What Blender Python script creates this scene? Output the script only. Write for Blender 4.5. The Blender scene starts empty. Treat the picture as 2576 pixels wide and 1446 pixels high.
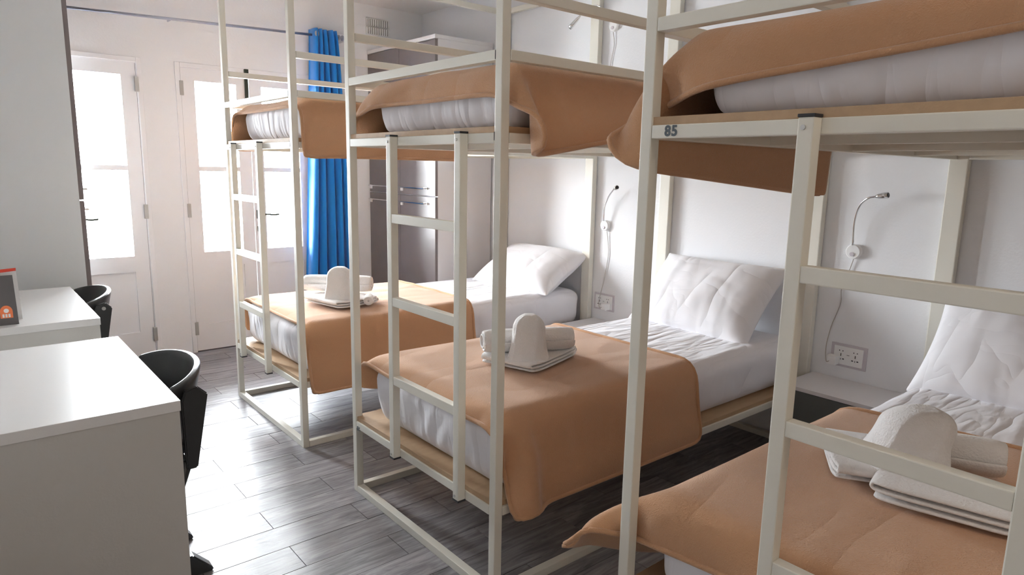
import bpy, bmesh, math, random
import numpy as np
from mathutils import Vector, Matrix
random.seed(7); np.random.seed(7)
C = bpy.context.scene.collection
SC = bpy.context.scene

# ------------------------------------------------------------------ camera, world, lights, exposure
CAM = (-1.2065, -1.084, 1.3621)
PITCH, YAW, ROLL, FPX = -0.1759, 0.6975, 0.0198, 1683.76
fw = Vector((math.sin(YAW) * math.cos(PITCH), math.cos(YAW) * math.cos(PITCH), math.sin(PITCH)))
rt = Vector((math.cos(YAW), -math.sin(YAW), 0)); up = rt.cross(fw)
r2 = rt * math.cos(ROLL) + up * math.sin(ROLL); u2 = -rt * math.sin(ROLL) + up * math.cos(ROLL)
cd = bpy.data.cameras.new('camera'); cam = bpy.data.objects.new('camera', cd); C.objects.link(cam)
cd.sensor_width = 36; cd.lens = 36 * FPX / 2576; cd.clip_start = 0.02
m = Matrix((r2, u2, -fw)).transposed().to_4x4(); m.translation = CAM; cam.matrix_world = m
SC.camera = cam
SC.view_settings.view_transform = 'Standard'; SC.view_settings.look = 'None'
SC.view_settings.gamma = 1; SC.view_settings.use_curve_mapping = False
SC.view_settings.exposure = 2.0
try:
    SC.cycles.use_denoising = True; SC.cycles.max_bounces = 8; SC.cycles.diffuse_bounces = 6
    SC.cycles.sample_clamp_indirect = 8
except Exception: pass

W = bpy.data.worlds.new('sky'); SC.world = W; W.use_nodes = True
bg = W.node_tree.nodes['Background']; bg.inputs[0].default_value = (0.92, 0.96, 1.0, 1); bg.inputs[1].default_value = 23.0

def area(name, loc, rot, sx, sy, power, col=(1, 1, 1), portal=False):
    l = bpy.data.lights.new(name, 'AREA'); l.shape = 'RECTANGLE'; l.size = sx; l.size_y = sy; l.energy = power; l.color = col
    if portal: l.cycles.is_portal = True
    o = bpy.data.objects.new(name, l); C.objects.link(o); o.location = loc; o.rotation_euler = rot
    return o
# portals just outside each glazed door: they only guide sky sampling
area('sky_portal', (-.65, 4.12, 1.3), (math.pi / 2, 0, math.pi), 1.1, 1.35, 1, portal=True).rotation_euler = (-math.pi / 2, 0, 0)
area('sky_portal', (.52, 4.12, 1.3), (-math.pi / 2, 0, 0), 1.1, 1.35, 1, portal=True)
# added fill: soft warm area light out of view, standing for no known lamp
area('rear_fill_light', (-.2, -1.9, 2.58), (0, 0, 0), .6, .6, 3, (1.0, .86, .70))

# ------------------------------------------------------------------ materials
MATS = {}
def mat(name, col, rough=.5, metal=0., bump=0., bscale=60., stretch=(1, 1, 1), var=0., vscale=3., spec=.5, sheen=0., kind='noise', detail=4):
    if name in MATS: return MATS[name]
    M = bpy.data.materials.new(name); M.use_nodes = True; n = M.node_tree.nodes; L = M.node_tree.links
    b = n['Principled BSDF']; b.inputs['Base Color'].default_value = (*col, 1); b.inputs['Roughness'].default_value = rough
    b.inputs['Metallic'].default_value = metal; b.inputs['Specular IOR Level'].default_value = spec
    if sheen: b.inputs['Sheen Weight'].default_value = sheen; b.inputs['Sheen Roughness'].default_value = .5
    tc = n.new('ShaderNodeTexCoord'); mp = n.new('ShaderNodeMapping'); mp.inputs['Scale'].default_value = stretch
    L.new(tc.outputs['Object'], mp.inputs['Vector'])
    if var:
        t = n.new('ShaderNodeTexNoise'); t.inputs['Scale'].default_value = vscale; t.inputs['Detail'].default_value = 5
        L.new(mp.outputs[0], t.inputs['Vector'])
        r = n.new('ShaderNodeMapRange'); r.inputs['From Min'].default_value = .3; r.inputs['From Max'].default_value = .7
        r.inputs['To Min'].default_value = 1 - var; r.inputs['To Max'].default_value = 1 + var
        L.new(t.outputs['Fac'], r.inputs['Value'])
        mx = n.new('ShaderNodeVectorMath'); mx.operation = 'SCALE'; mx.inputs[0].default_value = col
        L.new(r.outputs[0], mx.inputs['Scale']); L.new(mx.outputs[0], b.inputs['Base Color'])
    if bump:
        t = n.new('ShaderNodeTexNoise'); t.inputs['Scale'].default_value = bscale; t.inputs['Detail'].default_value = detail
        L.new(mp.outputs[0], t.inputs['Vector'])
        bp = n.new('ShaderNodeBump'); bp.inputs['Strength'].default_value = 1; bp.inputs['Distance'].default_value = bump
        L.new(t.outputs['Fac'], bp.inputs['Height']); L.new(bp.outputs[0], b.inputs['Normal'])
    MATS[name] = M
    return M

def wrinkle_mat(name, col, rough, amp1, sc1, st1, amp2, sc2, st2, rot=0.5, sheen=0.2):
    M = bpy.data.materials.new(name); M.use_nodes = True; n = M.node_tree.nodes; L = M.node_tree.links
    b = n['Principled BSDF']; b.inputs['Base Color'].default_value = (*col, 1); b.inputs['Roughness'].default_value = rough
    b.inputs['Sheen Weight'].default_value = sheen; b.inputs['Specular IOR Level'].default_value = .2
    tc = n.new('ShaderNodeTexCoord'); prev = None
    for amp, sc, st, rz in ((amp1, sc1, st1, rot), (amp2, sc2, st2, -rot)):
        mp = n.new('ShaderNodeMapping'); mp.inputs['Scale'].default_value = st; mp.inputs['Rotation'].default_value = (rz * .6, 0, rz)
        L.new(tc.outputs['Object'], mp.inputs['Vector'])
        t = n.new('ShaderNodeTexNoise'); t.inputs['Scale'].default_value = sc; t.inputs['Detail'].default_value = 1.6
        t.inputs['Distortion'].default_value = .25
        L.new(mp.outputs[0], t.inputs['Vector'])
        # ridged noise gives crease lines
        a = n.new('ShaderNodeMath'); a.operation = 'SUBTRACT'; a.inputs[1].default_value = .5; L.new(t.outputs['Fac'], a.inputs[0])
        ab = n.new('ShaderNodeMath'); ab.operation = 'ABSOLUTE'; L.new(a.outputs[0], ab.inputs[0])
        pw = n.new('ShaderNodeMath'); pw.operation = 'POWER'; pw.inputs[1].default_value = .8; L.new(ab.outputs[0], pw.inputs[0])
        bp = n.new('ShaderNodeBump'); bp.inputs['Strength'].default_value = 1; bp.inputs['Distance'].default_value = amp
        L.new(pw.outputs[0], bp.inputs['Height'])
        if prev: L.new(prev.outputs[0], bp.inputs['Normal'])
        prev = bp
    L.new(prev.outputs[0], b.inputs['Normal'])
    MATS[name] = M
    return M

M_METAL = mat('cream_metal', (.80, .775, .69), .38, bump=.0004, bscale=40)
M_CAP = mat('black_cap', (.03, .03, .035), .5)
M_BOLT = mat('bolt_steel', (.6, .6, .58), .3, .9)
M_PLY = mat('plywood', (.47, .32, .19), .6, var=.06, vscale=5, stretch=(2, 10, 10), bump=.0004, bscale=30)
M_WALL = mat('white_plaster', (.86, .865, .885), .75, bump=.0008, bscale=90)
M_CEIL = mat('ceiling_paint', (.86, .85, .84), .8, bump=.0006, bscale=70)
M_DOOR = mat('white_gloss_paint', (.85, .85, .87), .35, bump=.0003, bscale=30)
M_GAP = mat('dark_gap', (.10, .09, .09), .8)
M_HINGE = mat('hinge_steel', (.42, .41, .40), .4, .6)
M_BRONZE = mat('dark_bronze', (.05, .06, .045), .35, .5)
M_LGREY = mat('locker_grey', (.205, .175, .175), .33, var=.04, vscale=8)
M_LWHITE = mat('locker_white', (.78, .76, .77), .4)
M_DESK = mat('desk_laminate', (.80, .79, .78), .27, bump=.00015, bscale=200, spec=.6)
M_DESKE = mat('desk_panel', (.60, .585, .555), .4, bump=.0003, bscale=150)
M_CHROME = mat('chrome', (.75, .75, .76), .15, 1.)
M_PLASTIC = mat('white_plastic', (.88, .88, .88), .35)
M_PLATE = mat('lilac_plate', (.62, .58, .62), .4)
M_CORD = mat('grey_cord', (.50, .46, .43), .5)
M_CHAIR = mat('black_plastic', (.033, .034, .036), .32, bump=.0003, bscale=300, spec=.6)
M_BLUE = mat('blue_fabric', (.006, .24, .70), .8, sheen=.4, bump=.0006, bscale=250)
def add_translucent(M, col, f):
    n = M.node_tree.nodes; L = M.node_tree.links; b = n['Principled BSDF']; t = n.new('ShaderNodeBsdfTranslucent'); t.inputs[0].default_value = (*col, 1)
    mx = n.new('ShaderNodeMixShader'); mx.inputs[0].default_value = f; L.new(b.outputs[0], mx.inputs[1]); L.new(t.outputs[0], mx.inputs[2]); L.new(mx.outputs[0], n['Material Output'].inputs[0])
add_translucent(M_BLUE, (.02, .34, .85), .22)
M_CARD = mat('grey_card', (.125, .115, .115), .5)
M_ORANGE = mat('orange_print', (.85, .22, .08), .5)
M_RED = mat('red_print', (.70, .06, .03), .5)
M_PAPER = mat('white_paper', (.85, .83, .82), .6)
M_INK = mat('grey_number_ink', (.11, .13, .15), .6)
M_BLANKET = wrinkle_mat('camel_fleece', (.56, .315, .172), .95, .020, 1.4, (1, 2.4, 1), .0022, 190, (1, 1, 1), .5, .35)
M_SHEET = wrinkle_mat('white_sheet', (.83, .82, .86), .8, .022, 2.2, (1, 4.2, .9), .008, 4, (1.2, 4.5, .8))
M_PILLOW = wrinkle_mat('white_pillowcase', (.84, .83, .86), .8, .016, 2.4, (1, 2.6, 1), .012, 3.5, (3.4, 1, 1), .7)
M_TOWEL = mat('white_terry', (.84, .825, .82), .98, bump=.0035, bscale=170, sheen=.5, spec=.05, detail=6)
M_VENTD = mat('vent_shadow', (.33, .32, .31), .8)
M_ROD = mat('steel_rod', (.42, .44, .52), .35, .8)
M_NSTAND = mat('nightstand_grey', (.125, .13, .125), .5)
M_PARAPET = mat('balcony_wall', (.8, .78, .76), .9, bump=.002, bscale=40)
M_RAILING = mat('balcony_railing', (.45, .40, .42), .5)

def glass_mat():
    M = bpy.data.materials.new('window_glass'); M.use_nodes = True; n = M.node_tree.nodes; L = M.node_tree.links
    n.remove(n['Principled BSDF']); out = n['Material Output']
    t = n.new('ShaderNodeBsdfTransparent'); t.inputs[0].default_value = (.97, .98, .98, 1)
    g = n.new('ShaderNodeBsdfGlossy'); g.inputs['Roughness'].default_value = .02
    fr = n.new('ShaderNodeFresnel'); fr.inputs[0].default_value = 1.45
    mx = n.new('ShaderNodeMixShader'); L.new(fr.outputs[0], mx.inputs[0]); L.new(t.outputs[0], mx.inputs[1]); L.new(g.outputs[0], mx.inputs[2])
    L.new(mx.outputs[0], out.inputs[0]); return M
M_GLASS = glass_mat()

def plank_mat():
    M = bpy.data.materials.new('grey_wood_tile'); M.use_nodes = True; n = M.node_tree.nodes; L = M.node_tree.links
    b = n['Principled BSDF']; b.inputs['Roughness'].default_value = .34; b.inputs['Specular IOR Level'].default_value = .5
    tc = n.new('ShaderNodeTexCoord'); oi = n.new('ShaderNodeObjectInfo')
    off = n.new('ShaderNodeVectorMath'); off.operation = 'MULTIPLY_ADD'
    cmb = n.new('ShaderNodeCombineXYZ'); L.new(oi.outputs['Random'], cmb.inputs[0]); L.new(oi.outputs['Random'], cmb.inputs[1]); L.new(oi.outputs['Random'], cmb.inputs[2])
    L.new(cmb.outputs[0], off.inputs[0]); off.inputs[1].default_value = (37, 53, 19); L.new(tc.outputs['Object'], off.inputs[2])
    mp = n.new('ShaderNodeMapping'); mp.inputs['Scale'].default_value = (1.4, 13, 1); L.new(off.outputs[0], mp.inputs['Vector'])
    t = n.new('ShaderNodeTexNoise'); t.inputs['Scale'].default_value = 3.2; t.inputs['Detail'].default_value = 8; t.inputs['Roughness'].default_value = .68; t.inputs['Distortion'].default_value = .8
    L.new(mp.outputs[0], t.inputs['Vector'])
    cr = n.new('ShaderNodeValToRGB'); e = cr.color_ramp.elements
    e[0].position = .28; e[0].color = (.115, .108, .115, 1); e[1].position = .72; e[1].color = (.46, .44, .46, 1)
    x = e.new(.5); x.color = (.27, .258, .27, 1)
    L.new(t.outputs['Fac'], cr.inputs[0])
    sc = n.new('ShaderNodeMapRange'); sc.inputs['To Min'].default_value = .84; sc.inputs['To Max'].default_value = 1.16; L.new(oi.outputs['Random'], sc.inputs['Value'])
    vm = n.new('ShaderNodeVectorMath'); vm.operation = 'SCALE'; L.new(cr.outputs[0], vm.inputs[0]); L.new(sc.outputs[0], vm.inputs['Scale'])
    L.new(vm.outputs[0], b.inputs['Base Color'])
    bp = n.new('ShaderNodeBump'); bp.inputs['Distance'].default_value = .0008; L.new(t.outputs['Fac'], bp.inputs['Height']); L.new(bp.outputs[0], b.inputs['Normal'])
    return M
M_PLANK = plank_mat()
M_GROUT = mat('floor_grout', (.23, .22, .21), .9)

# ------------------------------------------------------------------ helpers
ORG = {}
def org(p):
    return Vector((0, 0, 0)) if p is None else ORG[p.name]
def link(name, me, material, parent=None, smooth=False, loc=None):
    """world-space mesh -> object whose origin sits on its thing's origin (or loc)"""
    o = bpy.data.objects.new(name, me); C.objects.link(o)
    if material is not None and not me.materials: me.materials.append(material)
    if smooth:
        me.polygons.foreach_set('use_smooth', [True] * len(me.polygons))
    if parent is not None:
        me.transform(Matrix.Translation(-org(parent))); o.parent = parent; ORG[o.name] = org(parent)
    else:
        l = Vector(loc) if loc is not None else Vector((0, 0, 0))
        me.transform(Matrix.Translation(-l)); o.location = l; ORG[o.name] = l
    return o
def tag(o, label, cat, group=None):
    o['label'] = label; o['category'] = cat
    if group: o['group'] = group
    return o
def thing(name, label, cat, loc, group=None):
    o = bpy.data.objects.new(name, None); C.objects.link(o); o.location = loc; o.empty_display_size = .1
    ORG[o.name] = Vector(loc); return tag(o, label, cat, group)
def struct(o, label=None):
    o['kind'] = 'structure'
    if label: o['label'] = label
    return o
def bm_mesh(bm, name='m'):
    me = bpy.data.meshes.new(name); bm.normal_update(); bm.to_mesh(me); bm.free(); return me
def add_box(bm, a, b, bev=0.):
    lo = [min(a[i], b[i]) for i in range(3)]; hi = [max(a[i], b[i]) for i in range(3)]
    r = bmesh.ops.create_cube(bm, size=1.)
    for v in r['verts']:
        v.co = Vector([lo[i] + (v.co[i] + .5) * (hi[i] - lo[i]) for i in range(3)])
    if bev:
        es = {e for v in r['verts'] for e in v.link_edges}
        bmesh.ops.bevel(bm, geom=list(es), offset=bev, segments=2, affect='EDGES', profile=.6)
def box(name, a, b, material, parent=None, bev=0., **k):
    bm = bmesh.new(); add_box(bm, a, b, bev); return link(name, bm_mesh(bm), material, parent, **k)
def boxes(name, lst, material, parent=None, bev=0., **k):
    bm = bmesh.new()
    for a, b in lst: add_box(bm, a, b, bev)
    return link(name, bm_mesh(bm), material, parent, **k)
def grid_mesh(P, closeu=False, closev=False):
    """P: (nu, nv, 3) array -> mesh"""
    nu, nv, _ = P.shape; f = []
    for i in range(nu if closeu else nu - 1):
        for j in range(nv if closev else nv - 1):
            i2 = (i + 1) % nu; j2 = (j + 1) % nv
            f.append((i * nv + j, i2 * nv + j, i2 * nv + j2, i * nv + j2))
    me = bpy.data.meshes.new('g'); me.from_pydata([tuple(map(float, p)) for p in P.reshape(-1, 3)], [], f); me.update(); return me
def tube_mesh(pts, rad, n=10, caps=True):
    pts = [Vector(p) for p in pts]; rads = rad if hasattr(rad, '__len__') else [rad] * len(pts)
    rows = []; prev = None
    for i, p in enumerate(pts):
        d = (pts[min(i + 1, len(pts) - 1)] - pts[max(i - 1, 0)]).normalized()
        if prev is None:
            a = Vector((0, 0, 1)) if abs(d.z) < .9 else Vector((1, 0, 0)); s = d.cross(a).normalized()
        else: s = (prev - d * prev.dot(d)).normalized()
        prev = s; t = d.cross(s)
        rows.append([p + (s * math.cos(2 * math.pi * k / n) + t * math.sin(2 * math.pi * k / n)) * rads[i] for k in range(n)])
    bm = bmesh.new(); vs = [[bm.verts.new(q) for q in r] for r in rows]
    for i in range(len(vs) - 1):
        for k in range(n): bm.faces.new((vs[i][k], vs[i][(k + 1) % n], vs[i + 1][(k + 1) % n], vs[i + 1][k]))
    if caps: bm.faces.new(vs[0][::-1]); bm.faces.new(vs[-1])
    return bm_mesh(bm)
def smooth_curve(ctrl, n=24):
    """Catmull-Rom through control points"""
    c = [np.array(p, float) for p in ctrl]; c = [2 * c[0] - c[1]] + c + [2 * c[-1] - c[-2]]; out = []
    for i in range(1, len(c) - 2):
        for k in range(n):
            t = k / n; a, b, d, e = c[i - 1], c[i], c[i + 1], c[i + 2]
            out.append(.5 * (2 * b + (d - a) * t + (2 * a - 5 * b + 4 * d - e) * t * t + (3 * b - a - 3 * d + e) * t ** 3))
    out.append(c[-2]); return [tuple(p) for p in out]
def rbox_pts(n, half, r):
    """rounded box surface: bmesh cube grid of n=(nx,ny,nz) cells; returns bm with verts on the rounded box"""
    bm = bmesh.new(); key = {}
    def V(i, j, k):
        q = (i, j, k)
        if q not in key: key[q] = bm.verts.new((i / n[0] * 2 - 1, j / n[1] * 2 - 1, k / n[2] * 2 - 1))
        return key[q]
    for i in range(n[0]):
        for j in range(n[1]):
            bm.faces.new((V(i, j, 0), V(i, j + 1, 0), V(i + 1, j + 1, 0), V(i + 1, j, 0)))
            bm.faces.new((V(i, j, n[2]), V(i + 1, j, n[2]), V(i + 1, j + 1, n[2]), V(i, j + 1, n[2])))
    for i in range(n[0]):
        for k in range(n[2]):
            bm.faces.new((V(i, 0, k), V(i + 1, 0, k), V(i + 1, 0, k + 1), V(i, 0, k + 1)))
            bm.faces.new((V(i, n[1], k), V(i, n[1], k + 1), V(i + 1, n[1], k + 1), V(i + 1, n[1], k)))
    for j in range(n[1]):
        for k in range(n[2]):
            bm.faces.new((V(0, j, k), V(0, j, k + 1), V(0, j + 1, k + 1), V(0, j + 1, k)))
            bm.faces.new((V(n[0], j, k), V(n[0], j + 1, k), V(n[0], j + 1, k + 1), V(n[0], j, k + 1)))
    h = np.array(half); inner = h - r
    for v in bm.verts:
        p = np.array(v.co) * h
        c = np.clip(p, -inner, inner); d = p - c; l = np.linalg.norm(d)
        if l > 1e-9: p = c + d / l * r
        v.co = Vector(p)
    return bm
class Noise:
    def __init__(s, seed, k=10, f=(1, 1, 1), lo=3., hi=14.):
        g = np.random.RandomState(seed); s.d = g.normal(size=(k, 3)); s.d /= np.linalg.norm(s.d, axis=1)[:, None]
        s.d *= g.uniform(lo, hi, (k, 1)) * np.array(f); s.p = g.uniform(0, 6.28, k); s.a = g.uniform(.4, 1, k); s.a /= s.a.sum()
    def __call__(s, P):
        return (np.sin(P @ s.d.T + s.p) * s.a).sum(-1)
def mesh_np(me):
    a = np.empty(len(me.vertices) * 3); me.vertices.foreach_get('co', a); return a.reshape(-1, 3)
def mesh_set(me, P):
    me.vertices.foreach_set('co', np.ascontiguousarray(P, dtype=float).ravel()); me.update()
def normals_np(me):
    a = np.empty(len(me.vertices) * 3); me.vertices.foreach_get('normal', a) if False else None
    return np.array([v.normal[:] for v in me.vertices])

# ------------------------------------------------------------------ room shell
XL, XR, YN, YD, ZC = -1.40, 2.00, -2.60, 3.994, 2.62
T = .12
struct(box('ceiling', (XL - T, YN - T, ZC), (XR + T, YD + T, ZC + T), M_CEIL))
struct(box('wall_left', (XL - T, YN - T, 0), (XL, YD + T, ZC), M_WALL))
struct(box('wall_right', (XR, YN - T, 0), (XR + T, YD + T, ZC), M_WALL))
struct(box('wall_near', (XL, YN - T, 0), (XR, YN, ZC), mat('taupe_wall', (.30, .24, .19), .7)))  # unseen wall; its dark taupe is invented to dim and warm the near end
# far wall with two double-door openings
HD = 1.992; DA = (-1.10, -.195); DB = (.075, .985)
struct(boxes('wall_far', [((XL, YD, 0), (DA[0], YD + T, HD)), ((DA[1], YD, 0), (DB[0], YD + T, HD)), ((DB[1], YD, 0), (XR, YD + T, HD)), ((XL, YD, HD), (XR, YD + T, ZC))], M_WALL))
# floor slab + planks
fl = struct(box('floor', (XL - T, YN - T, -.06), (XR + T, YD + T, -.004), M_GROUT))
PL, PW, G = .605, .1525, .0028
vari = {}
def plank_mesh(L):
    k = round(L, 4)
    if k not in vari:
        bm = bmesh.new(); add_box(bm, (0, 0, -.006), (L, PW - G, 0.)); 
        me = bm_mesh(bm, 'plank'); me.materials.append(M_PLANK); vari[k] = me
    return vari[k]
row0 = .9695 - 23 * PW; r = 0; y = row0
while y < YD:
    typeA = ((r - 23) % 2 == 0)
    j = (.22 if typeA else -.07)
    x = j - PL * 4
    while x < XR:
        a = max(x + G / 2, XL); b = min(x + PL - G / 2, XR)
        if b - a > .02 and y + PW > YN and y > -1.6:
            o = bpy.data.objects.new('plank', plank_mesh(b - a)); C.objects.link(o); o.parent = fl; o.location = (a, y + G / 2, random.uniform(-.0004, .0004))
        x += PL
    y += PW; r += 1

# ------------------------------------------------------------------ glazed double doors
def glazed_door(name, x0, x1, label, handle_leaf, bolt=False):
    d = thing(name, label, 'door', ((x0 + x1) / 2, YD, 0)); del d['category']; struct(d)
    fy0, fy1 = YD - .012, YD + .05
    boxes('door_frame', [((x0 - .035, fy0, 0), (x0 - .004, fy1, HD + .035)), ((x1 + .004, fy0, 0), (x1 + .035, fy1, HD + .035)), ((x0 - .004, fy0, HD + .004), (x1 + .004, fy1, HD + .035))], M_DOOR, d, .003)
    xm = (x0 + x1) / 2
    for k, (a, b) in enumerate(((x0, xm - .001), (xm + .001, x1))):
        a += .001; b -= .001; st = .088; g0, g1 = a + st, b - st; zl, zt = .728, 1.912; mz0, mz1 = 1.300, 1.334
        y0, y1 = YD + .004, YD + .044
        lf = boxes('door_leaf', [((a, y0, .008), (g0, y1, HD)), ((g1, y0, .008), (b, y1, HD)), ((g0, y0, zt), (g1, y1, HD)), ((g0, y0, .62), (g1, y1, zl)), ((g0, y0, .008), (g1, y1, .20))], M_DOOR, d)
        boxes('panel', [((g0 - .001, y0 + .012, .198), (g1 + .001, y1 - .012, .622))], M_DOOR, lf)
        box('glazing_bar', (g0 - .001, y0 + .002, mz0), (g1 + .001, y1 - .002, mz1), M_DOOR, lf, .004)
        box('pane', (g0 - .001, y0 + .018, zl - .001), (g1 + .001, y0 + .022, mz0 + .001), M_GLASS, lf)
        box('pane', (g0 - .001, y0 + .018, mz1 - .001), (g1 + .001, y0 + .022, zt + .001), M_GLASS, lf)
        hx = x0 if k == 0 else x1
        for z in (.13, .98, 1.81):
            h = box('hinge', (hx - .012, YD - .018, z), (hx + .012, YD + .003, z + .095), M_HINGE, d, .002)
        if k == handle_leaf:
            hxx = (a + .028) if k == 1 else (b - .028); s = 1
            bm = bmesh.new()
            add_box(bm, (hxx - .016, YD - .004, .955), (hxx + .016, YD + .004, 1.02), .004)
            add_box(bm, (hxx - .014, YD - .006, .86), (hxx + .014, YD + .004, .90), .004)
            add_box(bm, (hxx - .008, YD - .05, .975), (hxx + .008, YD, .995), .003)
            link('handle_plate', bm_mesh(bm), M_BRONZE, d)
            link('lever', tube_mesh(smooth_curve([(hxx, YD - .05, .985), (hxx + .05, YD - .055, .99), (hxx + .09, YD - .05, .984), (hxx + .135, YD - .05, .987)], 5), .0065, 8), M_BRONZE, d, True)
    # dark shadow line all round the leaves
    boxes('door_gap', [((x0 - .0045, YD + .0035, 0), (x0 + .0016, YD + .04, HD)), ((x1 - .0016, YD + .0035, 0), (x1 + .0045, YD + .04, HD)), ((x0, YD + .0035, HD), (x1, YD + .04, HD + .0045)), ((x0, YD + .0035, 0), (x1, YD + .04, .008))], M_GAP, d)
    if bolt:
        bm = bmesh.new(); bx = xm - .018
        add_box(bm, (bx - .012, YD - .012, 1.63), (bx + .012, YD + .003, 2.0), .003); add_box(bm, (bx - .016, YD - .022, 1.99), (bx + .016, YD, 2.025), .006); add_box(bm, (bx - .014, YD - .02, 1.72), (bx + .014, YD, 1.74), .004)
        link('surface_bolt', bm_mesh(bm), M_BRONZE, d)
    return d
glazed_door('door_1', *DA, 'white double door with glass panes, left of the pair, half hidden by the wardrobe', 1)
glazed_door('door_2', *DB, 'white double door with glass panes and dark bolt, beside the blue curtain', 1, True)

# balcony outside, blown out by daylight
struct(box('floor_balcony', (-4, YD + T, -.12), (5, 7.2, -.02), M_PARAPET))
bal = tag(boxes('balcony_parapet', [((-4, 6.9, -.02), (5, 7.05, .55))], M_PARAPET), 'pale balcony parapet with thin rail, seen blown out through the door glass', 'parapet')
boxes('rail', [((-4, 6.94, 1.02), (5, 6.98, 1.05))] + [((-4 + .9 * i, 6.95, .55), (-3.97 + .9 * i, 6.98, 1.02)) for i in range(11)], M_RAILING, bal)

# ------------------------------------------------------------------ air vent on the far wall
v = thing('air_vent', 'white slotted air vent grille high on the far wall', 'vent', (1.575, YD, 2.455))
boxes('grille', [((1.475, YD - .006, 2.395), (1.68, YD, 2.402)), ((1.475, YD - .006, 2.456), (1.68, YD, 2.464)), ((1.475, YD - .006, 2.518), (1.68, YD, 2.526))], M_PLASTIC, v)
box('backing', (1.475, YD - .0015, 2.395), (1.68, YD - .0005, 2.526), M_VENTD, v)
for i in range(11):
    xx = 1.477 + i * .0196
    box('slat', (xx, YD - .006, 2.396), (xx + .0105, YD - .001, 2.525), M_PLASTIC, v)

# ------------------------------------------------------------------ curtain rod and curtain
rod = thing('curtain_rod', 'thin steel curtain rod running above both glazed doors', 'curtain rod', (.35, 3.90, 2.29))
zr = lambda x: 2.262 + (x + .54) * .033
link('rod', tube_mesh([(-.9, 3.9, zr(-.9)), (1.20, 3.9, zr(1.20))], .009, 10), M_ROD, rod, True)
link('end_cap', tube_mesh([(1.19, 3.9, zr(1.2)), (1.20, 3.9, zr(1.2)), (1.205, 3.9, zr(1.2)), (1.215, 3.9, zr(1.2)), (1.22, 3.9, zr(1.2)), (1.23, 3.9, zr(1.2)), (1.235, 3.9, zr(1.2)), (1.25, 3.9, zr(1.2))], [.02, .02, .012, .012, .02, .02, .012, .02], 12), M_ROD, rod)
for bx in (-.85, .02, 1.262):
    link('bracket', tube_mesh([(bx, 3.9, zr(bx)), (bx, YD, zr(bx))], .006, 8), M_ROD, rod, True)
cur = thing('curtain', 'bright blue eyelet curtain gathered beside the glazed door', 'curtain', (1.08, 3.9, .05))
nu, nv = 150, 46; P = np.zeros((nu, nv, 3))
for i in range(nu):
    u = i / (nu - 1)
    for j in range(nv):
        t = j / (nv - 1); z = 2.355 - t * 2.305
        xa = .975 + (-.115) * t ** 1.3; xb = 1.150 + .095 * t ** .6
        ph = u * 4.5 * 2 * math.pi
        amp = .052 + .012 * math.sin(3 * t + u * 9)
        P[i, j] = (xa + (xb - xa) * (u + .028 * math.sin(ph * 2 + .5) ), 3.90 - .015 * t + amp * math.cos(ph + .25 * math.sin(4 * t + 5 * u)), z + .008 * math.sin(u * 11) * t)
cm = grid_mesh(P); co = link('cloth', cm, M_BLUE, cur, True)
s = co.modifiers.new('s', 'SOLIDIFY'); s.thickness = .003
for k in range(5):
    xx = 1.0 + k * .043
    bm = bmesh.new(); 
    me = tube_mesh([(xx - .003, 3.9, zr(xx)), (xx + .003, 3.9, zr(xx))], .026, 16)
    link('eyelet', me, M_CHROME, cur)
# first eyelet on the visible front fold
link('eyelet', tube_mesh([(.992, 3.842, 2.315), (.994, 3.838, 2.315)], .021, 16), M_CHROME, cur)

# ------------------------------------------------------------------ lockers
def locker(name, label, xb, xf, y0, y1, H, split, parent_group=None):
    """door fronts on the plane x=xf, back at xb"""
    s = 1 if xf > xb else -1
    t = thing(name, label, 'wardrobe', ((xb + xf) / 2, (y0 + y1) / 2, 0), 'grey and white wardrobes')
    xi = xf - s * .022; e = .02
    boxes('carcass', [((xb, y0, 0), (xi, y0 + e, H)), ((xb, y1 - e, 0), (xi, y1, H)), ((xb, y0 + e, 0), (xb + s * .01, y1 - e, H)), ((xb, y0 + e, .0), (xi, y1 - e, .03)), ((xb, y0 + e, H - .03), (xi, y1 - e, H)), ((xb, y0 + e, split - .01), (xi, y1 - e, split + .01))], M_LWHITE, t)
    box('top_board', (xb, y0 - .004, H), (xf + s * .004, y1, H + .028), M_LWHITE, t, .003)
    ym = (y0 + y1) / 2
    for (ya, yb) in ((y0 + .002, ym - .002), (ym + .002, y1 - .002)):
        for (za, zb, hz) in ((split + .004, H - .004, split + .055), (.05, split - .004, split - .055)):
            dd = box('door', (xi, ya, za), (xf, yb, zb), M_LGREY, t, .0015)
            h = link('handle', tube_mesh([(xf, ya + .11, hz), (xf + s * .03, ya + .11, hz), (xf + s * .03, yb - .04, hz), (xf, yb - .04, hz)], .005, 8), M_CHROME, dd)
            box('lock', (xf, yb - .045, hz - .028), (xf + s * .012, yb - .018, hz - .004), M_PLASTIC, dd, .002)
            box('latch_plate', (xf, ya + .10, hz - .008), (xf + s * .004, ya + .155, hz + .008), M_BOLT, dd, .001)
    return t
locker('wardrobe', 'tall two-door wardrobe with grey fronts and white side, in the far right corner', 1.985, 1.48, 3.0, 3.985, 2.24, 1.15)
_wl = locker('wardrobe', 'tall wardrobe behind the far desk, its pale side towards us', -1.385, -.655, 3.15, 3.90, 2.75 - .30, 1.15)

M_SIDE = mat('wardrobe_side_grey', (.76, .78, .79), .5)
for _c in _wl.children:
    if _c.name.startswith('carcass'): _c.data.materials[0] = M_SIDE
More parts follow.
